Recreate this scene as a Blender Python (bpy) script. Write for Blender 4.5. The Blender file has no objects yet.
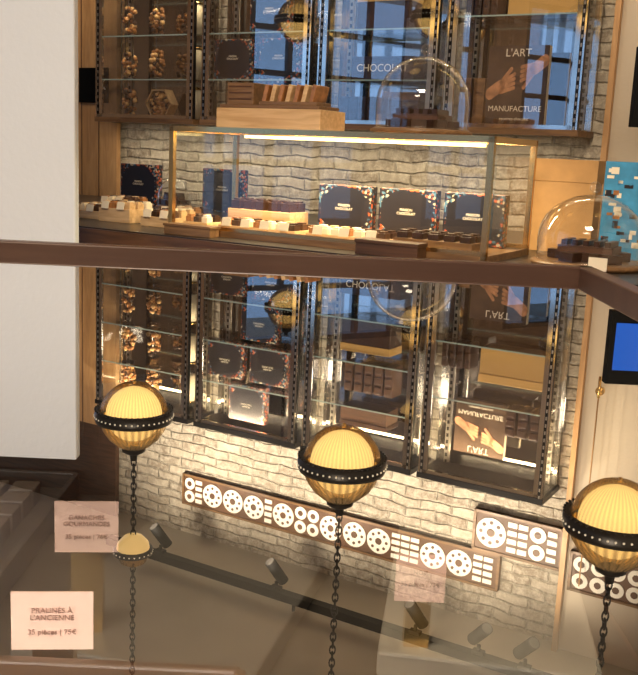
import bpy, bmesh, math, random
from mathutils import Matrix, Vector
random.seed(7)
scene=bpy.context.scene
PH=math.radians(30.2)
T=Vector((math.cos(PH),-math.sin(PH),0)); N=Vector((math.sin(PH),math.cos(PH),0))
def W(s,d,z): return T*s+N*d+Vector((0,0,z))
# ------------------------------------------------------------ materials
def newmat(name):
    m=bpy.data.materials.new(name); m.use_nodes=True
    nt=m.node_tree; nt.nodes.clear()
    return m,nt,nt.nodes,nt.links
def pbr(name,col,rough=.5,metal=0.,emit=None,es=0.,noise=0.,nscale=20.,bump=0.,bscale=60.,coat=0.,spec=.5):
    m,nt,n,l=newmat(name)
    o=n.new('ShaderNodeOutputMaterial'); p=n.new('ShaderNodeBsdfPrincipled')
    l.new(p.outputs[0],o.inputs[0])
    p.inputs['Base Color'].default_value=(*col,1); p.inputs['Roughness'].default_value=rough
    p.inputs['Metallic'].default_value=metal; p.inputs['Specular IOR Level'].default_value=spec
    if coat: p.inputs['Coat Weight'].default_value=coat
    if emit: 
        p.inputs['Emission Color'].default_value=(*emit,1); p.inputs['Emission Strength'].default_value=es
    tc=n.new('ShaderNodeTexCoord')
    if noise>0:
        t=n.new('ShaderNodeTexNoise'); t.inputs['Scale'].default_value=nscale; t.inputs['Detail'].default_value=5
        l.new(tc.outputs['Object'],t.inputs['Vector'])
        r=n.new('ShaderNodeValToRGB')
        r.color_ramp.elements[0].position=.3; r.color_ramp.elements[1].position=.7
        r.color_ramp.elements[0].color=(*[c*(1-noise) for c in col],1)
        r.color_ramp.elements[1].color=(*[min(1,c*(1+noise)) for c in col],1)
        l.new(t.outputs[0],r.inputs[0]); l.new(r.outputs[0],p.inputs['Base Color'])
    if bump>0:
        t=n.new('ShaderNodeTexNoise'); t.inputs['Scale'].default_value=bscale; t.inputs['Detail'].default_value=4
        l.new(tc.outputs['Object'],t.inputs['Vector'])
        b=n.new('ShaderNodeBump'); b.inputs['Strength'].default_value=bump; b.inputs['Distance'].default_value=.01
        l.new(t.outputs[0],b.inputs['Height']); l.new(b.outputs[0],p.inputs['Normal'])
    return m
def woodmat(name,c1,c2,rough=.5,sx=(1,12,12),spec=.5):
    m,nt,n,l=newmat(name)
    o=n.new('ShaderNodeOutputMaterial'); p=n.new('ShaderNodeBsdfPrincipled'); l.new(p.outputs[0],o.inputs[0])
    p.inputs['Roughness'].default_value=rough; p.inputs['Specular IOR Level'].default_value=spec
    tc=n.new('ShaderNodeTexCoord'); mp=n.new('ShaderNodeMapping'); mp.inputs['Scale'].default_value=sx
    t=n.new('ShaderNodeTexNoise'); t.inputs['Scale'].default_value=6; t.inputs['Detail'].default_value=8; t.inputs['Distortion'].default_value=.6
    r=n.new('ShaderNodeValToRGB'); r.color_ramp.elements[0].position=.3; r.color_ramp.elements[1].position=.7
    r.color_ramp.elements[0].color=(*c1,1); r.color_ramp.elements[1].color=(*c2,1)
    l.new(tc.outputs['Object'],mp.inputs[0]); l.new(mp.outputs[0],t.inputs['Vector']); l.new(t.outputs[0],r.inputs[0]); l.new(r.outputs[0],p.inputs['Base Color'])
    return m
def glassmat(name,tint,stops,gcol=(1,1,1)):
    # thin glass: angle dependent (fresnel) mix of transmission and mirror reflection
    m,nt,n,l=newmat(name)
    o=n.new('ShaderNodeOutputMaterial'); mx=n.new('ShaderNodeMixShader')
    tr=n.new('ShaderNodeBsdfTransparent'); tr.inputs[0].default_value=(*tint,1)
    g=n.new('ShaderNodeBsdfGlossy'); g.inputs[0].default_value=(*gcol,1); g.inputs['Roughness'].default_value=0
    lw=n.new('ShaderNodeLayerWeight'); lw.inputs[0].default_value=.5
    r=n.new('ShaderNodeValToRGB'); e=r.color_ramp.elements
    e[0].position=stops[0][0]; e[0].color=(stops[0][1],)*3+(1,); e[1].position=stops[-1][0]; e[1].color=(stops[-1][1],)*3+(1,)
    for p,v in stops[1:-1]:
        x=e.new(p); x.color=(v,v,v,1)
    l.new(lw.outputs['Facing'],r.inputs[0]); l.new(r.outputs[0],mx.inputs[0])
    l.new(tr.outputs[0],mx.inputs[1]); l.new(g.outputs[0],mx.inputs[2]); l.new(mx.outputs[0],o.inputs[0])
    return m
def brickmat():
    m,nt,n,l=newmat('whitewashed_brick')
    o=n.new('ShaderNodeOutputMaterial'); p=n.new('ShaderNodeBsdfPrincipled'); l.new(p.outputs[0],o.inputs[0])
    p.inputs['Roughness'].default_value=.85
    tc=n.new('ShaderNodeTexCoord'); sp=n.new('ShaderNodeSeparateXYZ'); cb=n.new('ShaderNodeCombineXYZ')
    l.new(tc.outputs['Object'],sp.inputs[0]); l.new(sp.outputs[0],cb.inputs[0]); l.new(sp.outputs[2],cb.inputs[1])
    nz=n.new('ShaderNodeTexNoise'); nz.inputs['Scale'].default_value=8; nz.inputs['Detail'].default_value=5
    l.new(tc.outputs['Object'],nz.inputs['Vector'])
    va=n.new('ShaderNodeVectorMath'); va.operation='MULTIPLY_ADD'; va.inputs[1].default_value=(.045,.045,.0)
    l.new(nz.outputs['Color'],va.inputs[0]); l.new(cb.outputs[0],va.inputs[2])
    b=n.new('ShaderNodeTexBrick'); b.inputs['Scale'].default_value=1.; b.inputs['Brick Width'].default_value=.16; b.inputs['Row Height'].default_value=.05
    b.inputs['Mortar Size'].default_value=.008; b.inputs['Mortar Smooth'].default_value=.9
    b.inputs['Color1'].default_value=(.34,.27,.20,1); b.inputs['Color2'].default_value=(.66,.57,.44,1); b.inputs['Mortar'].default_value=(.44,.37,.28,1)
    l.new(va.outputs[0],b.inputs['Vector'])
    n2=n.new('ShaderNodeTexNoise'); n2.inputs['Scale'].default_value=24; n2.inputs['Detail'].default_value=10; n2.inputs['Roughness'].default_value=.8
    l.new(tc.outputs['Object'],n2.inputs['Vector'])
    r=n.new('ShaderNodeValToRGB'); r.color_ramp.elements[0].position=.44; r.color_ramp.elements[1].position=.60
    l.new(n2.outputs[0],r.inputs[0])
    mx=n.new('ShaderNodeMix'); mx.data_type='RGBA'; mx.inputs[7].default_value=(.82,.74,.60,1)
    ml=n.new('ShaderNodeMath'); ml.operation='MULTIPLY'; ml.inputs[1].default_value=.85
    l.new(r.outputs[0],ml.inputs[0]); l.new(ml.outputs[0],mx.inputs[0]); l.new(b.outputs[0],mx.inputs[6]); l.new(mx.outputs[2],p.inputs['Base Color'])
    ad=n.new('ShaderNodeMath'); ad.operation='MULTIPLY_ADD'; ad.inputs[1].default_value=-.7
    l.new(b.outputs[1],ad.inputs[0]); l.new(n2.outputs[0],ad.inputs[2])
    bp=n.new('ShaderNodeBump'); bp.inputs['Strength'].default_value=1.; bp.inputs['Distance'].default_value=.02
    l.new(ad.outputs[0],bp.inputs['Height']); l.new(bp.outputs[0],p.inputs['Normal'])
    return m
def mathn(n,l):
    def M(op,a,b=None,c=None):
        x=n.new('ShaderNodeMath'); x.operation=op
        for i,v in enumerate((a,b,c)):
            if v is None: continue
            if isinstance(v,(int,float)): x.inputs[i].default_value=v
            else: l.new(v,x.inputs[i])
        return x.outputs[0]
    return M
def floralmat():
    m,nt,n,l=newmat('navy_floral_print')
    o=n.new('ShaderNodeOutputMaterial'); p=n.new('ShaderNodeBsdfPrincipled'); l.new(p.outputs[0],o.inputs[0])
    p.inputs['Roughness'].default_value=.4
    tc=n.new('ShaderNodeTexCoord'); sp=n.new('ShaderNodeSeparateXYZ'); l.new(tc.outputs['Generated'],sp.inputs[0])
    M=mathn(n,l)
    ax=M('ABSOLUTE',M('SUBTRACT',sp.outputs[0],.5)); az=M('ABSOLUTE',M('SUBTRACT',sp.outputs[2],.5))
    border=M('MAXIMUM',M('GREATER_THAN',M('ADD',ax,az),.66),M('GREATER_THAN',M('MAXIMUM',ax,az),.45))
    v=n.new('ShaderNodeTexVoronoi'); v.inputs['Scale'].default_value=120; l.new(tc.outputs['Object'],v.inputs['Vector'])
    cr=n.new('ShaderNodeValToRGB'); cr.color_ramp.interpolation='CONSTANT'
    e=cr.color_ramp.elements; e[0].color=(.012,.011,.018,1); e[1].position=.40; e[1].color=(.40,.08,.025,1)
    for pos,c in ((.56,(.45,.38,.28,1)),(.66,(.012,.011,.018,1)),(.88,(.06,.14,.22,1))):
        x=e.new(pos); x.color=c
    s2=n.new('ShaderNodeSeparateColor'); l.new(v.outputs['Color'],s2.inputs[0]); l.new(s2.outputs[0],cr.inputs[0])
    mx=n.new('ShaderNodeMix'); mx.data_type='RGBA'; mx.inputs[6].default_value=(.012,.011,.016,1)
    l.new(border,mx.inputs[0]); l.new(cr.outputs[0],mx.inputs[7]); l.new(mx.outputs[2],p.inputs['Base Color'])
    return m
def shellmat(name,tint,gold,stops,ribs,amp,rough=.22):
    # fluted gold-tinted glass: see-through face on, metallic gold towards grazing
    m,nt,n,l=newmat(name); M=mathn(n,l)
    o=n.new('ShaderNodeOutputMaterial'); mx=n.new('ShaderNodeMixShader')
    tr=n.new('ShaderNodeBsdfTransparent'); tr.inputs[0].default_value=(*tint,1)
    p=n.new('ShaderNodeBsdfPrincipled'); p.inputs['Base Color'].default_value=(*gold,1); p.inputs['Metallic'].default_value=.85; p.inputs['Roughness'].default_value=rough
    tc=n.new('ShaderNodeTexCoord'); sp=n.new('ShaderNodeSeparateXYZ'); l.new(tc.outputs['Object'],sp.inputs[0])
    ang=M('ARCTAN2',sp.outputs[1],sp.outputs[0]); st=M('MULTIPLY_ADD',M('SINE',M('MULTIPLY',ang,float(ribs))),.5,.5)
    lw=n.new('ShaderNodeLayerWeight'); lw.inputs[0].default_value=.5
    r=n.new('ShaderNodeValToRGB'); e=r.color_ramp.elements
    e[0].position=stops[0][0]; e[0].color=(stops[0][1],)*3+(1,); e[1].position=stops[-1][0]; e[1].color=(stops[-1][1],)*3+(1,)
    for q,v in stops[1:-1]:
        x=e.new(q); x.color=(v,v,v,1)
    l.new(lw.outputs['Facing'],r.inputs[0])
    f=M('MINIMUM',M('MULTIPLY_ADD',st,amp,r.outputs[0]),1.); l.new(f,mx.inputs[0])
    bp=n.new('ShaderNodeBump'); bp.inputs['Strength'].default_value=.5; bp.inputs['Distance'].default_value=.003
    l.new(st,bp.inputs['Height']); l.new(bp.outputs[0],p.inputs['Normal'])
    l.new(tr.outputs[0],mx.inputs[1]); l.new(p.outputs[0],mx.inputs[2]); l.new(mx.outputs[0],o.inputs[0])
    return m
M_={}
M_['plaster']=pbr('white_plaster',(.66,.73,.84),.9,bump=.15,bscale=40)
M_['cream']=pbr('cream_plaster',(.62,.53,.41),.85,noise=.06,nscale=3,bump=.1)
M_['backroom']=pbr('walnut_brown_paint',(.26,.17,.10),.8,noise=.15,nscale=3)
M_['ceil']=pbr('ceiling_paint',(.48,.43,.35),.9,noise=.15,nscale=1.2)
M_['floor']=woodmat('floor_oak',(.34,.22,.13),(.46,.31,.19),.5,(1,8,1))
M_['brick']=brickmat()
M_['oak']=woodmat('oak_panel',(.44,.24,.10),(.60,.36,.17),.5,(8,8,1))
M_['palewood']=woodmat('pale_wood',(.52,.32,.15),(.72,.50,.27),.45)
M_['redwood']=woodmat('dark_wood',(.05,.024,.012),(.11,.05,.025),.4)
M_['midwood']=woodmat('walnut',(.12,.06,.025),(.24,.13,.055),.4)
M_['railbrown']=woodmat('rail_bronze',(.022,.010,.007),(.036,.018,.012),.32,spec=.25)
M_['dark']=pbr('dark_counter',(.025,.018,.014),.3,noise=.3)
M_['steel']=pbr('polished_steel',(.84,.80,.72),.10,1.)
M_['iron']=pbr('black_iron',(.015,.013,.012),.35,.6)
M_['black']=pbr('satin_black',(.003,.003,.003),.7,spec=.08)
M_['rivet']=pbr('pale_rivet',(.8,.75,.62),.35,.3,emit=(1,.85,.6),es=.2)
M_['stud']=pbr('steel_stud',(.50,.45,.38),.3,1.)
M_['mirror']=pbr('smoked_mirror',(.52,.50,.47),.02,1.)
M_['brass']=pbr('brass',(.85,.58,.24),.2,1.)
M_['bronze']=pbr('showcase_brass',(.66,.45,.20),.24,1.)
M_['navy']=floralmat()
M_['choc']=pbr('dark_chocolate',(.04,.018,.010),.3,noise=.3,nscale=30)
M_['choc2']=pbr('matte_chocolate',(.15,.115,.09),.35,noise=.3,nscale=40)
M_['nut']=pbr('caramel_nut',(.34,.15,.05),.3,noise=.4,nscale=50)
M_['nut2']=pbr('gold_nut',(.66,.40,.17),.3,noise=.3,nscale=50)
M_['gold']=pbr('gold_card',(.58,.36,.12),.4,.2)
M_['kraft']=pbr('kraft_card',(.46,.26,.10),.7,noise=.1)
M_['paper']=pbr('cream_paper',(.80,.70,.54),.7)
M_['pink']=pbr('pink_card',(.86,.58,.47),.7)
M_['ink']=pbr('brown_ink',(.22,.09,.065),.7)
M_['white']=pbr('white_print',(.85,.77,.62),.6)
M_['skin']=pbr('print_skin_tone',(.50,.24,.12),.6,noise=.35,nscale=40)
M_['book']=pbr('book_cover',(.07,.042,.026),.35,noise=.4,nscale=15)
M_['frbrown']=pbr('frieze_brown',(.11,.05,.022),.5,noise=.3,nscale=9)
M_['frwhite']=pbr('frieze_white',(.90,.85,.74),.45)
M_['blue']=pbr('blue_print',(.04,.26,.50),.5,noise=.3)
M_['screen']=pbr('lcd_screen',(.0,.02,.08),.2,emit=(.01,.07,.38),es=.8)
M_['led']=pbr('led_diffuser',(1,.85,.5),.4,emit=(1,.70,.22),es=3.5)
M_['globe']=shellmat('fluted_gold_glass',(1.,.88,.62),(.55,.36,.13),((0.,.12),(.35,.22),(.60,.58),(.9,.95)),60,.22)
M_['bulb']=pbr('frosted_bulb',(.5,.4,.2),.6,emit=(1.,.70,.30),es=1.25)
M_['smallglobe']=pbr('small_gold_glass',(.3,.18,.06),.3,.3,emit=(1.,.62,.20),es=.5)
M_['lampglass']=shellmat('fluted_clear_glass',(1.,.88,.62),(.85,.62,.30),((0.,.35),(.5,.55),(.9,.95)),30,.35,.12)
M_['glasstop']=glassmat('counter_glass',(.93,.94,.93),((.40,.50),(.56,.64),(.70,.86),(.85,.99)))
M_['glass']=glassmat('thin_clear_glass',(.98,.985,.98),((.0,.02),(.5,.05),(.8,.22),(1,.8)))
M_['door']=glassmat('cabinet_door_glass',(.985,.985,.985),((.0,.12),(.5,.16),(.8,.3),(1,.9)))
M_['cloche']=glassmat('cloche_glass',(.97,.97,.965),((.0,.05),(.5,.12),(.75,.42),(1,.95)))
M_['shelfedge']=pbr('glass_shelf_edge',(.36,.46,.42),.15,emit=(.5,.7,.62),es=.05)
M_['deck']=pbr('case_deck',(.03,.024,.018),.6,noise=.15,nscale=6)
M_['slab']=pbr('grey_patch_slab',(.10,.088,.072),.5,noise=.1,nscale=5)
M_['slab2']=pbr('cream_patch_slab',(.28,.25,.20),.5,noise=.1,nscale=5)
M_['tray']=pbr('tray_grey',(.05,.045,.04),.4)
# ------------------------------------------------------------ mesh builder
class B:
    def __init__(s,name): s.name=name; s.bm=bmesh.new(); s.mats=[]
    def mi(s,m):
        if m not in s.mats: s.mats.append(m)
        return s.mats.index(m)
    def _tag(s,vs,m,smooth):
        i=s.mi(m); fs=set()
        for v in vs:
            for f in v.link_faces: fs.add(f)
        for f in fs: f.material_index=i; f.smooth=smooth
    def box(s,c,d,m,rot=None):
        mt=Matrix.Translation(c)
        if rot is not None: mt=mt@rot
        mt=mt@Matrix.Diagonal((*d,1))
        r=bmesh.ops.create_cube(s.bm,size=1,matrix=mt); s._tag(r['verts'],m,False); return s
    def cyl(s,c,r,h,m,r2=None,seg=24,rot=None,smooth=True):
        mt=Matrix.Translation(c)
        if rot is not None: mt=mt@rot
        q=bmesh.ops.create_cone(s.bm,cap_ends=True,segments=seg,radius1=r,radius2=r if r2 is None else r2,depth=h,matrix=mt)
        s._tag(q['verts'],m,smooth); 
        for v in q['verts']:
            for f in v.link_faces:
                if len(f.verts)>4: f.smooth=False
        return s
    def sph(s,c,r,m,sc=(1,1,1),seg=12,rot=None):
        mt=Matrix.Translation(c)
        if rot is not None: mt=mt@rot
        mt=mt@Matrix.Diagonal((*sc,1))
        q=bmesh.ops.create_uvsphere(s.bm,u_segments=seg,v_segments=max(6,seg//2),radius=r,matrix=mt); s._tag(q['verts'],m,True); return s
    def ico(s,c,r,m,sub=1,sc=(1,1,1)):
        q=bmesh.ops.create_icosphere(s.bm,subdivisions=sub,radius=r,matrix=Matrix.Translation(c)@Matrix.Diagonal((*sc,1))); s._tag(q['verts'],m,True); return s
    def lathe(s,c,prof,m,seg=48,rib=0.,smooth=True):
        i=s.mi(m); rows=[]
        for r,z in prof:
            row=[]
            for k in range(seg):
                a=2*math.pi*k/seg; rr=r*(1+(rib if k%2 else -rib))
                row.append(s.bm.verts.new((c[0]+rr*math.cos(a),c[1]+rr*math.sin(a),c[2]+z)))
            rows.append(row)
        for a,b in zip(rows,rows[1:]):
            for k in range(seg):
                f=s.bm.faces.new((a[k],a[(k+1)%seg],b[(k+1)%seg],b[k])); f.material_index=i; f.smooth=smooth
        return s
    def torus(s,c,R,r,m,rot=None,seg=12,ms=6,sc=(1,1,1)):
        mt=Matrix.Translation(c)
        if rot is not None: mt=mt@rot
        mt=mt@Matrix.Diagonal((*sc,1)); i=s.mi(m); g=[]
        for a in range(seg):
            A=2*math.pi*a/seg; row=[]
            for b in range(ms):
                Bb=2*math.pi*b/ms
                row.append(s.bm.verts.new(mt@Vector(((R+r*math.cos(Bb))*math.cos(A),(R+r*math.cos(Bb))*math.sin(A),r*math.sin(Bb)))))
            g.append(row)
        for a in range(seg):
            for b in range(ms):
                f=s.bm.faces.new((g[a][b],g[(a+1)%seg][b],g[(a+1)%seg][(b+1)%ms],g[a][(b+1)%ms])); f.material_index=i; f.smooth=True
        return s
    def prism(s,pts,y0,y1,m):
        i=s.mi(m)
        a=[s.bm.verts.new((p[0],y0,p[1])) for p in pts]; b=[s.bm.verts.new((p[0],y1,p[1])) for p in pts]
        fs=[s.bm.faces.new(a),s.bm.faces.new(b[::-1])]
        for k in range(len(pts)): fs.append(s.bm.faces.new((a[k],b[k],b[(k+1)%len(pts)],a[(k+1)%len(pts)])))
        for f in fs: f.material_index=i
        return s
    def done(s,loc=(0,0,0),rz=0.,bevel=0.):
        me=bpy.data.meshes.new(s.name); bmesh.ops.recalc_face_normals(s.bm,faces=s.bm.faces[:]); s.bm.to_mesh(me); s.bm.free()
        for k in s.mats: me.materials.append(M_[k])
        o=bpy.data.objects.new(s.name,me); scene.collection.objects.link(o)
        o.location=loc; o.rotation_euler=(0,0,rz)
        if bevel>0:
            b=o.modifiers.new('bevel','BEVEL'); b.width=bevel; b.segments=2; b.limit_method='ANGLE'
        return o
def atW(b,s,d,z,extra=0.,bevel=0.): return b.done(W(s,d,z),-PH+extra,bevel)
RX=Matrix.Rotation(math.pi/2,4,'X'); RY=Matrix.Rotation(math.pi/2,4,'Y')
def text(parent,name,body,loc,size,mat,rx=math.pi/2,align='CENTER'):
    c=bpy.data.curves.new(name,'FONT'); c.body=body; c.size=size; c.align_x=align; c.align_y='CENTER'; c.extrude=.0002
    c.materials.append(M_[mat]); o=bpy.data.objects.new(name,c); scene.collection.objects.link(o)
    o.parent=parent; o.location=loc; o.rotation_euler=(rx,0,0); return o
# ------------------------------------------------------------ room shell
CZ=3.20
b=B('floor'); b.box((0,0,-.05),(14,14,.1),'floor'); b.done()
b=B('ceiling'); b.box((0,0,CZ+.05),(14,14,.1),'ceil'); b.done()
b=B('wall_back'); b.box((-.9-1.6,.05,CZ/2),(5.0+.0,.1,CZ),'brick'); atW(b,0,3.95,0)
b=B('wall_back_plaster'); b.box((-.2,.04,CZ/2),(1.6,.12,CZ),'cream'); atW(b,0,3.93,0)
b=B('trim_1'); b.box((0,0,CZ/2),(.022,.03,CZ),'oak'); atW(b,-.99,3.89,0)
p0=Vector((1.80,3.55,0)); p1=Vector((1.25,.3,0)); dv=(p1-p0); L=dv.length
b=B('wall_right'); b.box((L/2,.05,CZ/2),(L,.1,CZ),'cream'); b.done(p0,math.atan2(dv.y,dv.x))
b=B('wall_front'); b.box((0,-4.05,CZ/2),(12,.1,CZ),'backroom'); b.done()
b=B('wall_left')
X=-4.4
for (y0,y1,z0,z1) in ((-4,6.5,0,.7),(-4,6.5,2.95,CZ),(-4,-2.4,.7,2.95),(-.5,.1,.7,2.95),(2.7,6.5,.7,2.95)):
    b.box((X,(y0+y1)/2,(z0+z1)/2),(.14,y1-y0,z1-z0),'backroom')
b.done()
for i,(y0,y1) in enumerate(((-2.4,-.5),(.1,2.7))):
    b=B('window_%d'%(i+1)); z0,z1=.7,2.95
    for y in (y0+.03,y1-.03): b.box((0,y,(z0+z1)/2),(.1,.06,z1-z0),'iron')
    for z in (z0+.03,z1-.03): b.box((0,(y0+y1)/2,z),(.1,y1-y0,.06),'iron')
    k=6 if i else 5
    for j in range(1,k): b.box((0,y0+(y1-y0)*j/k,(z0+z1)/2),(.06,.05,z1-z0),'iron')
    for z in (1.2,1.6,2.0,2.4): b.box((0,(y0+y1)/2,z),(.06,y1-y0,.05),'iron')
    b.box((0,(y0+y1)/2,(z0+z1)/2),(.006,y1-y0-.04,z1-z0-.04),'glass')
    b.done((X,0,0))
b=B('oak_panelling'); b.box((-.5,0,1.34),(1.5,.03,2.68),'oak'); b.box((-.5,0,2.94),(1.5,.03,.52),'redwood')  # dark upper panel added to darken the reflection in the counter glass
for k in range(-6,4): b.box((-.25+k*.125,-.016,1.4),(.004,.004,2.8),'redwood')
atW(b,-3.81,3.90,0)
o=B('sign_plate'); o.box((0,0,0),(.2,.015,.18),'black'); so=atW(o,-3.70,3.86,1.60)
text(so,'letter','K',(.072,-.009,0),.075,'white')
b=B('white_pillar'); b.box((0,0,1.065),(.52,.05,2.13),'plaster'); b.box((0,0,.06),(.53,.06,.12),'plaster'); b.done((-1.045,3.03,0),0,.006)
# ------------------------------------------------------------ wall cabinets
units=[(-3.55,-2.925),(-2.875,-2.275),(-2.235,-1.665),(-1.625,-1.06)]
shelves=[[1.62,1.83,2.04,2.25],[1.62,1.83,2.04,2.25],[1.62,1.83,2.03,2.24],[1.87,2.12]]
ZB,ZT=1.41,2.49
for (a,c),sh in zip(units,shelves):
    b=B('display_cabinet'); w=c-a; D=.22; H=ZT-ZB
    b.box((0,D/2-.004,H/2),(w,.008,H),'mirror')
    b.box((0,0,.012),(w+.01,D+.01,.024),'midwood'); b.box((0,0,H-.012),(w+.01,D+.01,.024),'iron')
    b.box((0,-D/2+.008,.032),(w,.016,.016),'steel'); b.box((0,-D/2+.008,H-.032),(w,.016,.016),'steel')
    b.box((0,-D/2+.003,H/2),(w-.06,.002,H-.06),'door')
    for sg in (-1,1):
        b.box((sg*(w/2-.004),0,H/2),(.006,D-.02,H-.04),'glass')
        b.box((sg*(w/2-.010),-D/2+.010,H/2),(.020,.020,H),'iron')
        b.box((sg*(w/2-.031),-D/2+.006,H/2),(.020,.012,H-.05),'steel')
        b.box((sg*(w/2-.004),-D/2-.001,H/2),(.007,.004,H),'steel')
        b.box((sg*(w/2-.010),D/2-.018,H/2),(.018,.018,H-.04),'steel')
        b.box((sg*(w/2-.045),D/2-.014,H/2),(.022,.006,H-.04),'stud')
        for k in range(34):
            z=.03+k*(H-.06)/33
            b.box((sg*(w/2-.014),-D/2-.001,z),(.006,.003,.014),'stud')
            b.box((sg*(w/2-.045),D/2-.018,z),(.010,.004,.016),'iron')
    for z in sh:
        b.box((0,.0,z-ZB),(w-.05,D-.04,.006),'glass'); b.box((0,-D/2+.022,z-ZB),(w-.05,.003,.006),'shelfedge')
    atW(b,(a+c)/2,3.83,ZB)
    l=bpy.data.lights.new('cab','AREA'); l.shape='RECTANGLE'; l.size=w-.1; l.size_y=.02; l.energy=6.0; l.color=(1,.78,.48)  # added fill light for the cabinet contents, no such fitting known
    lo=bpy.data.objects.new('cabinet_fill_lamp',l); scene.collection.objects.link(lo); lo.location=W((a+c)/2,3.745,ZT-.03); lo.rotation_euler=(math.radians(10),0,-PH)
l=bpy.data.lights.new('undercab','AREA'); l.shape='RECTANGLE'; l.size=2.4; l.size_y=.03; l.energy=4.; l.color=(1,.84,.6)  # added fill that brightens the brick below the cabinets, not a known fitting
lo=bpy.data.objects.new('under_cabinet_fill',l); scene.collection.objects.link(lo); lo.location=W(-2.3,3.74,ZB-.012); lo.rotation_euler=(math.radians(5),0,-PH)
def giftbox(s,d,z,w=.215,h=.185,tilt=0.):
    b=B('gift_box')
    b.box((0,0,h/2),(w,.045,h),'navy'); b.box((0,0,h/2),(w+.003,.03,h+.003),'navy')
    o=atW(b,s,d,z+.002,tilt,.002)
    text(o,'label','MAISON\nCHOCOLAT',(0,-.0235,h*.55),.012,'white'); return o
e=.004
for s,z in ((-2.46,1.434),(-2.76,1.62+e),(-2.50,1.62+e),(-2.56,1.83+e),(-2.76,2.04+e),(-2.50,2.04+e),(-2.62,2.25+e)):
    giftbox(s,3.83,z)
def book(s,d,z,w,h,rz=0.):
    b=B('chocolate_book'); b.box((0,0,h/2),(w,.03,h),'book'); b.box((w*.02,0,h/2),(w*.97,.024,h*.985),'paper')
    b.box((0,-.0145,h/2),(w,.002,h),'book'); 
    y=-.016
    def cap(x0,z0,x1,z1,r,m):
        v=Vector((x1-x0,0,z1-z0)); n=Vector((-v.z,0,v.x)).normalized()*r; pts=[]
        for k in range(7):
            a=-math.pi/2+math.pi*k/6; dd=v.normalized()*math.cos(a)*r+n*math.sin(a); pts.append((x1+dd.x,z1+dd.z))
        for k in range(7):
            a=math.pi/2+math.pi*k/6; dd=v.normalized()*math.cos(a)*r+n*math.sin(a); pts.append((x0+dd.x,z0+dd.z))
        b.prism([(px*w,pz*h) for px,pz in pts],y,y-.0008,m)
    # two hands snapping a chocolate bar
    cap(-.44,.42,-.26,.52,.075,'skin'); cap(.44,.82,.28,.72,.075,'skin')
    for k in range(4):
        cap(-.26,.56-k*.04,-.04,.66-k*.055,.022,'skin'); cap(.27,.66+k*.04,.07,.58+k*.055,.022,'skin')
    cap(-.24,.58,-.10,.72,.026,'skin'); cap(.26,.66,.12,.50,.026,'skin')
    for k in range(3):
        b.box((-.10*w+k*.10*w,-.0158,(.57+.035*k)*h),(.085*w,.001,.06*h),'choc')
        b.box((-.07*w+k*.10*w,-.0158,(.50+.035*k)*h),(.085*w,.001,.06*h),'redwood')
    o=atW(b,s,d,z,rz)
    text(o,'title_top',"L'ART",(0,-.0175,h*.91),w*.17,'white'); text(o,'title',"MANUFACTURE",(0,-.0175,h*.24),w*.125,'white')
    text(o,'subtitle',"recettes chocolat",(0,-.0175,h*.12),w*.07,'white'); return o
book(-1.34,3.80,1.434,.25,.325)
book(-1.39,3.83,2.124,.23,.24)
def simplebox(name,s,d,z,w,dp,h,m,rz=0.,mat2=None):
    b=B(name); b.box((0,0,h*.42),(w,dp,h*.84),m); b.box((0,0,h*.88),(w+.006,dp+.006,h*.24),mat2 or m); return atW(b,s,d,z,rz,.0015)
simplebox('gold_gift_box',-1.25,3.83,1.874,.29,.12,.15,'gold')
def slabs(name,s,d,z,n,w,h,m='choc',dp=.1):
    b=B(name)
    for k in range(n):
        b.box((-w/2+w*(k+.5)/n,0,h/2),(w/n*.8,dp,h),m)
        for j in range(3): b.box((-w/2+w*(k+.5)/n,-dp/2-.002,h*(j+.5)/3),(w/n*.6,.006,h/3*.7),m)
    return atW(b,s,d,z,0,.002)
slabs('chocolate_bars',-1.51,3.83,1.874,4,.14,.11)
slabs('chocolate_bars',-1.19,3.83,2.124,3,.16,.12)
slabs('chocolate_bars',-1.93,3.83,2.034,5,.26,.14,'redwood')
slabs('chocolate_bars',-2.06,3.83,1.434,4,.18,.12)
simplebox('dark_gift_box',-1.94,3.83,2.244,.24,.12,.09,'redwood',mat2='choc')
simplebox('dark_gift_box',-1.95,3.83,1.834,.25,.12,.15,'choc',mat2='gold')
simplebox('dark_gift_box',-1.85,3.83,1.434,.17,.1,.14,'redwood',mat2='midwood')
o=simplebox('label_box',-1.95,3.84,1.624,.30,.1,.10,'choc')
text(o,'label','CHOCOLAT',(0,-.055,.05),.045,'white')
slabs('booklet_stack',-1.53,3.84,1.434,2,.12,.2,'midwood')
b=B('praline_clusters')
for z in [x+e for x in shelves[0]]+[1.434]:
    for sx in (-.20,-.02):
        if z<1.5 and sx>-.1: continue
        b.cyl((sx,0,z-1.41+.006),.035,.012,'iron',seg=16)
        for k in range(34):
            a=random.random()*6.28; h=random.random(); r=.034*(1-abs(h-.5)*.9)
            b.ico((sx+r*math.cos(a),r*math.sin(a),z-1.41+.022+h*.12),.010+random.random()*.005,random.choice(('nut','nut2','choc','nut')),1)
atW(b,-3.22,3.83,1.41)
b=B('hexagonal_praline_box')
hexp=[(.078*math.cos(math.pi*k/3),.07+.078*math.sin(math.pi*k/3)) for k in range(6)]
b.prism(hexp,.03,.02,'midwood')
for k in range(6):
    (x0,z0),(x1,z1)=hexp[k],hexp[(k+1)%6]; a=math.atan2(z1-z0,x1-x0)
    b.box(((x0+x1)/2,0,(z0+z1)/2),(.084,.06,.006),'palewood',Matrix.Rotation(-a,4,'Y'))
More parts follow.
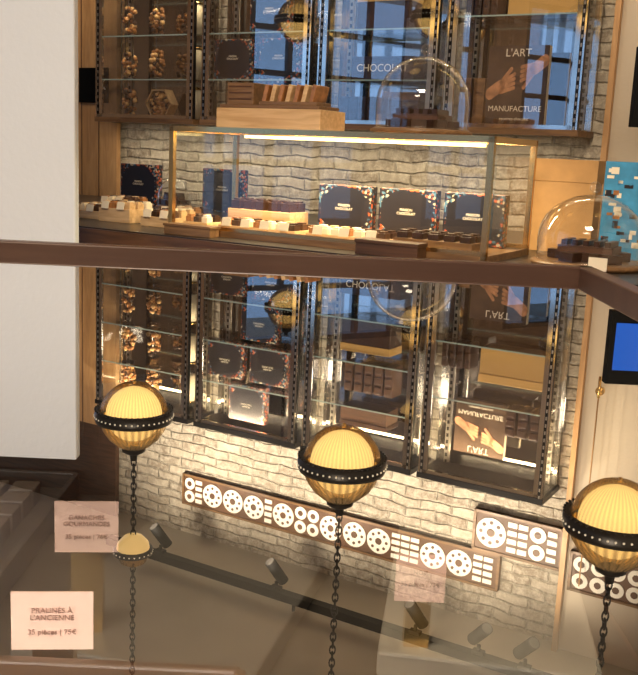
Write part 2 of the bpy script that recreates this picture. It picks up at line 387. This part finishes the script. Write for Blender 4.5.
for k in range(90):
    a=random.random()*6.28; r=.058*math.sqrt(random.random()); b.ico((r*math.cos(a),-.005-random.random()*.02,.07+r*math.sin(a)),.009+random.random()*.004,random.choice(('nut','nut2','choc','nut2')),1)
atW(b,-3.19,3.81,1.436)
b=B('dragee_tubes')
for z in [1.434]+[x+e for x in shelves[0]]:
    b.cyl((0,0,z-1.41+.075),.032,.14,'paper',seg=16); b.cyl((0,0,z-1.41+.15),.034,.012,'brass',seg=16)
atW(b,-3.0,3.83,1.41)
# ------------------------------------------------------------ frieze
def frieze(s0,s1,z0,z1,d=3.93,name='decorative_frieze'):
    b=B(name); w=s1-s0; h=z1-z0
    b.box((0,0,h/2),(w,.02,h),'frbrown'); 
    for z in (.006,h-.006): b.box((0,-.008,z),(w,.02,.012),'midwood')
    for sx in (-1,1): b.box((sx*(w/2-.006),-.008,h/2),(.012,.02,h),'midwood')
    x=-w/2+.016
    while x<w/2-.06:
        t=random.random()
        if t<.4 and x+2*h*.36<w/2-.01:
            R=h*.36; b.cyl((x+R,-.012,h*.5),R,.006,'frwhite',seg=24,rot=RX)
            for k in range(8):
                a=k*math.pi/4; b.cyl((x+R+R*.68*math.cos(a),-.0155,h*.5+R*.68*math.sin(a)),R*.13,.003,'frbrown',seg=8,rot=RX)
            b.cyl((x+R,-.0155,h*.5),R*.28,.003,'frbrown',seg=12,rot=RX)
            x+=2*R+.008
        elif t<.75:
            R=h*.19
            for zz in (.29,.71): b.cyl((x+R,-.012,h*zz),R,.006,'frwhite',seg=16,rot=RX); b.cyl((x+R,-.0155,h*zz),R*.45,.003,'frbrown',seg=10,rot=RX)
            x+=2*R+.008
        else:
            for zz in (.2,.4,.6,.8): b.box((x+.02,-.012,h*zz),(.042,.006,h*.12),'frwhite')
            x+=.05
    return atW(b,(s0+s1)/2,d,z0)
frieze(-3.10,-1.28,2.845,3.02); frieze(-1.42,-1.005,2.65,2.845); frieze(-.96,-.60,2.72,2.90,3.89)
# ------------------------------------------------------------ track lights
TZ=CZ-.06; TD=3.52
b=B('track_light_rail'); b.box((0,0,0),(3.3,.045,.04),'black')
for k in (-1.5,-.5,.6,1.5): b.cyl((k,0,.04),.008,.05,'black',seg=10)
atW(b,-1.62,TD,TZ)
for i,s in enumerate((-2.92,-2.22,-1.50,-1.21,-1.01)):
    b=B('track_spotlight'); b.box((0,0,-.008),(.05,.03,.016),'black'); b.cyl((0,0,-.025),.008,.03,'black',seg=10)
    R=Matrix.Rotation(math.radians(-28),4,'X')@Matrix.Rotation(math.radians(20 if i<3 else -35),4,'Y')
    v=R@Vector((0,0,-1))
    b.cyl(Vector((0,.0,-.09)),.026,.13,'black',seg=24,rot=R); b.cyl(Vector((0,0,-.09))+v*.0655,.022,.002,'tray',seg=20,rot=R)
    atW(b,s,TD,TZ-.02)
    l=bpy.data.lights.new('spot','SPOT'); l.energy=(36,36,28,14,10)[i]; l.color=(1,.85,.64); l.spot_size=math.radians(130); l.spot_blend=1.; l.shadow_soft_size=.03
    lo=bpy.data.objects.new('track_spot_lamp',l); scene.collection.objects.link(lo); lo.location=W(s,TD-.22,TZ-.2)
    lo.rotation_euler=(Vector(W(s-.1,3.95,2.5))-lo.location).to_track_quat('-Z','Y').to_euler()
# ------------------------------------------------------------ pendants
def pendant(x,y,ze,extra=False):
    b=B('pendant_lamp'); r=.122
    prof=[(r*math.cos(a),-r*math.sin(a)*1.0) for a in [math.pi/2*k/14 for k in range(14)]]+[(.004,-r)]
    b.lathe((0,0,0),prof,'globe',seg=80)
    b.sph((0,0,-.004),.100,'bulb',seg=40)
    b.sph((0,0,-r),.008,'brass')
    up=[(.120,0),(.118,.02),(.108,.05),(.088,.08),(.060,.105),(.035,.12)]
    b.lathe((0,0,.008),up,'lampglass',seg=60,rib=.02)
    b.lathe((0,0,0),[(.122,-.021),(.136,-.021),(.140,-.008),(.140,.010),(.136,.023),(.122,.023),(.122,-.021)],'iron',seg=72)
    for k in range(44):
        a=2*math.pi*k/44; b.ico((.140*math.cos(a),.140*math.sin(a),.001),.0036,'rivet',1)
        b.ico((.137*math.cos(a),.137*math.sin(a),-.023),.0045,'iron',1)
    b.lathe((0,0,.122),[(.045,0),(.042,.014),(.026,.024),(.014,.03),(.012,.05),(.0,.052)],'iron',seg=32)
    top=CZ-ze; z=.18; k=0
    while z<top-.02:
        b.torus((0,0,z),.012,.0036,'iron',rot=Matrix.Rotation(math.pi/2*(k%2),4,'Z')@RX,seg=10,ms=5,sc=(.75,1.3,1)); z+=.023; k+=1
    b.cyl((0,0,top-.015),.05,.03,'iron',seg=24)
    if extra:
        zz=.52; b.lathe((0,0,zz),[(.062,0),(.056,-.03),(.034,-.054),(.006,-.062)],'smallglobe',seg=60,rib=.01)
        b.lathe((0,0,zz),[(.060,-.008),(.072,-.008),(.072,.012),(.060,.012)],'iron',seg=40)
        for k in range(24):
            a=2*math.pi*k/24; b.ico((.072*math.cos(a),.072*math.sin(a),zz+.002),.003,'rivet',1)
        b.lathe((0,0,zz),[(.060,.010),(.047,.045),(.012,.065)],'brass',seg=48,rib=.02)
    return b.done((x,y,ze))
pendant(-.653,3.3,2.05,True); pendant(.09,2.85,2.045); pendant(.82,2.42,2.035); pendant(-1.40,3.75,2.05)
# ------------------------------------------------------------ back counter
b=B('back_counter'); b.box((-2.26,3.14,1.0),(3.64,1.44,.04),'dark'); b.box((-2.26,3.15,.49),(3.56,1.38,.98),'redwood'); b.box((-2.26,2.414,.99),(3.64,.012,.05),'redwood'); b.done((0,0,0),-PH)
CT=1.02
b=B('glass_showcase'); w=1.14; D=.38; H=.352; t=.017; TB=.02
b.box((0,0,TB/2),(w,D,TB),'midwood'); 
for sx in (-1,1):
    for sy in (-1,1): b.box((sx*(w/2-t/2),sy*(D/2-t/2),H/2),(t,t,H),'bronze')
    b.box((sx*(w/2-t/2),0,H-t/2),(t,D,t),'bronze'); b.box((sx*(w/2-.003),0,H/2),(.003,D-.02,H-.03),'glass')
for sy in (-1,1):
    b.box((0,sy*(D/2-t/2),H-t/2),(w,t,t),'bronze'); b.box((0,sy*(D/2-t/2),.026),(w,t,.012),'bronze')
b.box((0,-D/2+.003,H/2),(w-.02,.003,H-.03),'glass')
b.box((0,0,H-.003),(w-.04,D-.04,.004),'glass')
b.box((-.02,.11,H-.022),(w-.24,.016,.010),'led')
atW(b,-1.515,2.72,CT)
l=bpy.data.lights.new('led','AREA'); l.shape='RECTANGLE'; l.size=.9; l.size_y=.02; l.energy=10; l.color=(1,.77,.43)
lo=bpy.data.objects.new('showcase_led_lamp',l); scene.collection.objects.link(lo); lo.location=W(-1.5,2.70,CT+.332); lo.rotation_euler=(math.radians(6),0,-PH)
SB=CT+TB
for s in (-1.56,-1.33,-1.10): giftbox(s,2.83,SB,.2,.16)
giftbox(-3.05,3.5,CT,.22,.19); giftbox(-2.56,3.5,CT,.22,.19)
def tray(name,s,d,z,w,dp,m='palewood',cm=None,nx=6,ny=2,h=.018,ch=.018,tags=0):
    b=B(name); b.box((0,0,h/2),(w,dp,h),m)
    for i in range(nx):
        for j in range(ny):
            x=-w/2+w*(i+.5)/nx; y=-dp/2+dp*(j+.5)/ny
            cc=cm or random.choice(('choc','redwood','palewood','nut','paper'))
            b.box((x,y,h+ch/2),(w/nx*.7,dp/ny*.7,ch),cc)
            b.box((x,y,h+ch+.003),(w/nx*.5,dp/ny*.5,.006),cc)
    for k in range(tags):
        x=-w/2+w*(k+.5)/tags; b.box((x,-dp/2-.006,h+.012),(.035,.002,.028),'paper',Matrix.Rotation(math.radians(-15),4,'X'))
    return atW(b,s,d,z,0,.0015)
tray('chocolate_tray',-1.99,2.60,SB,.10,.09,'palewood',None,3,2)
tray('chocolate_tray',-1.74,2.60,SB,.3,.1,'palewood',None,7,2,tags=4)
tray('chocolate_tray',-1.41,2.60,SB,.28,.1,'palewood',None,7,2,tags=3)
tray('chocolate_tray',-1.12,2.60,SB,.25,.1,'midwood','choc',5,2,h=.03)
tray('chocolate_riser',-1.86,2.80,SB,.26,.12,'palewood','choc',5,2,h=.06,ch=.03)
for s,d,hh in ((-2.62,2.75,.03),(-2.44,2.72,.05),(-2.22,2.70,.035),(-2.66,2.95,.05),(-2.35,2.95,.03)):
    tray('wooden_chocolate_tray',s,d,CT,.15,.14,'palewood',None,4,3,h=hh,ch=.02,tags=2)
simplebox('dark_wooden_box',-1.95,2.485,CT,.19,.05,.035,'midwood')
simplebox('dark_wooden_box',-1.22,2.485,CT,.2,.06,.045,'redwood')
ZT2=CT+.353
b=B('wooden_riser'); b.box((0,0,.032),(.40,.16,.064),'palewood'); b.box((0,-.01,.07),(.38,.13,.012),'midwood'); atW(b,-1.745,2.68,ZT2,0,.002)
b=B('wooden_block'); b.box((0,0,.035),(.105,.09,.07),'midwood'); 
for k in range(3): b.box((0,-.046,.018+k*.02),(.09,.003,.005),'redwood')
atW(b,-1.875,2.68,ZT2+.077,0,.002)
b=B('wooden_bar_rack')
for k in range(7): b.box((-.09+k*.030,0,.034),(.016,.08,.062),'palewood' if k%2 else 'nut',Matrix.Rotation(math.radians(14),4,'Y'))
b.box((.0,0,.006),(.22,.09,.012),'midwood')
atW(b,-1.69,2.68,ZT2+.077,0,.002)
def cloche(name,s,d,z,r,h,n=10):
    b=B(name)
    b.lathe((0,0,0),[(0,.0),(r*1.02,.0),(r*1.05,.006),(r*1.05,.012),(r*.98,.016),(0,.016)],'midwood',seg=48)
    prof=[(r*.95,.016)]
    hs=h*.35
    prof.append((r*.96,hs))
    for k in range(1,13):
        a=math.pi/2*k/12; prof.append((max(.001,r*.96*math.cos(a)),hs+(h-.02-hs)*math.sin(a)))
    b.lathe((0,0,0),prof,'cloche',seg=64); b.sph((0,0,h),.016,'cloche',seg=16); b.cyl((0,0,h-.014),.006,.012,'cloche',seg=12)
    b.torus((0,0,.018),r*.95,.003,'cloche',seg=48)
    for k in range(n):
        a=6.28*k/n; rr=r*(.55 if k%2 else .3)
        b.box((rr*math.cos(a),rr*math.sin(a),.03),(.06,.045,.025),'choc',Matrix.Rotation(a,4,'Z'))
    b.box((0,0,.05),(r*1.0,r*.7,.02),'redwood'); 
    for k in range(5): b.box((-r*.4+k*r*.2,0,.065),(.016,r*.6,.02),'choc')
    return atW(b,s,d,z,0,0)
cloche('glass_cloche',-1.245,2.70,ZT2,.148,.25)
cloche('glass_cloche',-.715,2.75,CT,.155,.225)
cloche('glass_cloche',-2.81,3.45,CT,.08,.16,6)
simplebox('kraft_panel_box',-.90,3.12,CT,.2,.08,.30,'kraft')
b=B('illustrated_booklet'); b.box((0,0,.15),(.17,.02,.30),'blue'); 
for k in range(60): b.box(((random.random()-.5)*.15,-.011,.02+random.random()*.26),(.008+random.random()*.02,.002,.006+random.random()*.016),random.choice(('white','blue','navy','white','nut')))
atW(b,-.68,3.05,CT)
b=B('price_tag'); b.box((0,0,.027),(.05,.002,.035),'paper'); b.box((0,.005,.005),(.02,.02,.01),'brass'); o=atW(b,-.64,2.56,CT); 
b=B('digital_screen'); b.box((.12,0,.075),(.26,.025,.155),'black'); b.box((.12,-.014,.072),(.238,.002,.10),'screen'); b.box((.535,.03,.075),(.71,.02,.03),'black')
b.done((.612,1.95,1.388),0,.001)
b=B('brass_cord_pull'); b.cyl((0,-.01,0),.018,.02,'brass',rot=RX,seg=16); b.cyl((0,-.03,-.02),.006,.09,'brass',seg=10); b.cyl((0,-.03,.4),.003,.9,'oak',seg=8); atW(b,-.90,3.86,2.0)
# ------------------------------------------------------------ glass counter in the foreground
GX0,GX1,GY0,GY1=-1.1,.25,.06,.92
b=B('glass_display_counter')
def pane(bb,x0,y0,x1,y1,z,m):
    i=bb.mi(m); f=bb.bm.faces.new([bb.bm.verts.new(v) for v in ((x0,y0,z),(x1,y0,z),(x1,y1,z),(x0,y1,z))]); f.material_index=i
b.box(((GX0+GX1)/2,(GY0+GY1)/2,.475),(GX1-GX0,GY1-GY0,.95),'redwood')
b.box(((GX0+GX1)/2,(GY0+GY1)/2,.955),(GX1-GX0-.02,GY1-GY0-.02,.01),'deck')
b.box(((GX0+GX1)/2,GY1+.004,1.07),(GX1-GX0,.008,.25),'deck'); b.box((GX1+.004,(GY0+GY1)/2,1.07),(.008,GY1-GY0,.25),'deck')
b.box((GX0-.004,(GY0+GY1)/2,1.07),(.008,GY1-GY0,.25),'deck'); b.box(((GX0+GX1)/2,GY0-.004,1.07),(GX1-GX0,.008,.25),'deck')
pane(b,GX0,GY0,GX1,GY1,1.2,'glasstop')
b.box(((GX0+GX1)/2,GY1+.008,1.203),(GX1-GX0+.03,.016,.016),'railbrown'); b.box((GX1+.008,(GY0+GY1)/2,1.203),(.016,GY1-GY0+.03,.016),'railbrown')
cnt=b.done(bevel=.0015)
l=bpy.data.lights.new('case_fill','AREA'); l.shape='RECTANGLE'; l.size=1.0; l.size_y=.02; l.energy=5.2; l.color=(1,.90,.80)  # added light inside the case so cards and trays show through the glass
lo=bpy.data.objects.new('case_fill_lamp',l); scene.collection.objects.link(lo); lo.location=(-.4,.10,1.18); lo.rotation_euler=(math.radians(62),0,0)
def casetray(x0,x1,y0,y1,z,cell,cm,fm,name):
    b=B(name); cx,cy=(x0+x1)/2,(y0+y1)/2; w,d=x1-x0,y1-y0
    b.box((0,0,.004),(w,d,.008),fm)
    for sx in (-1,1): b.box((sx*w/2,0,.012),(.006,d,.024),fm)
    for sy in (-1,1): b.box((0,sy*d/2,.012),(w,.006,.024),fm)
    nx=int((w-.01)/cell); ny=int((d-.01)/cell)
    for i in range(nx):
        for j in range(ny):
            b.box((-w/2+.008+cell*(i+.5),-d/2+.008+cell*(j+.5),.017),(cell*.80,cell*.80,.018),cm)
    b.done((cx,cy,z),0,.0015)
casetray(-.56,-.40,.56,.90,.962,.030,'choc2','tray','case_chocolate_tray')
casetray(-.385,-.235,.56,.90,.962,.030,'choc2','tray','case_chocolate_tray')
casetray(-.17,-.03,.25,.41,1.045,.03,'choc','redwood','case_chocolate_tray')
b=B('tray_stand'); b.box((0,0,.0415),(.12,.14,.083),'deck'); b.done((-.10,.33,.961))
b=B('pale_patch_slab'); b.box((0,0,.009),(.17,.30,.018),'slab'); b.done((-.08,.71,.961),math.radians(-14),.002)  # both slabs made up to give the pale patches in the counter glass
b=B('pale_patch_slab'); b.box((0,0,.009),(.15,.24,.018),'slab2'); b.done((.14,.70,.961),math.radians(-8),.002)
def card(x,y,z0,w,h,body,rz=0.):
    b=B('price_card'); b.box((0,0,z0-.961+h/2),(w,.0012,h),'pink'); zz=z0-.961
    b.box((0,.006,zz/2),(w*.5,.012,zz),'brass'); b.box((0,.005,.003),(w*.7,.03,.006),'brass')
    o=b.done((x,y,.961),rz); text(o,'lettering',body,(0,-.0012,zz+h*.5),h*.125,'ink'); return o
card(-.150,.60,1.038,.042,.036,"GANACHES\nGOURMANDES\n\n35 pièces | 76€",.1)
card(-.123,.425,1.066,.039,.030,"PRALINÉS À\nL'ANCIENNE\n\n35 pièces | 75€",.1)
card(.076,.60,1.013,.034,.034,"NOIR\n\n35 pièces | 75€")
# ------------------------------------------------------------ lights
def area(name,loc,sz,en,col,rot=(0,0,0)):
    l=bpy.data.lights.new(name,'AREA'); l.shape='SQUARE'; l.size=sz; l.energy=en; l.color=col
    o=bpy.data.objects.new(name,l); scene.collection.objects.link(o); o.location=loc; o.rotation_euler=rot
area('room_fill_lamp',(-.3,.0,CZ-.02),.9,125,(1,.83,.62))  # two unseen lamps added for general room brightness, not known ceiling fittings
area('room_fill_lamp',(-1.5,-2,CZ-.02),1.2,70,(1,.84,.62))
w=bpy.data.worlds.new('World'); scene.world=w; w.use_nodes=True
bg=w.node_tree.nodes['Background']; bg.inputs[0].default_value=(.32,.56,1,1); bg.inputs[1].default_value=1.0
# ------------------------------------------------------------ camera
th=math.radians(11.08); ro=math.radians(2.6)
R0=Vector((1,0,0)); U0=Vector((0,math.sin(th),math.cos(th))); F=Vector((0,math.cos(th),-math.sin(th)))
r=math.cos(ro)*R0+math.sin(ro)*U0; u=-math.sin(ro)*R0+math.cos(ro)*U0
mt=Matrix.Identity(4)
for i in range(3): mt[i][0]=r[i]; mt[i][1]=u[i]; mt[i][2]=-F[i]
mt[0][3],mt[1][3],mt[2][3]=0,0,1.31
cd=bpy.data.cameras.new('camera'); cd.sensor_fit='HORIZONTAL'; cd.sensor_width=36; cd.lens=36*950/638; cd.clip_start=.01
co=bpy.data.objects.new('camera',cd); scene.collection.objects.link(co); co.matrix_world=mt; scene.camera=co
scene.view_settings.view_transform='Standard'; scene.view_settings.exposure=0.5
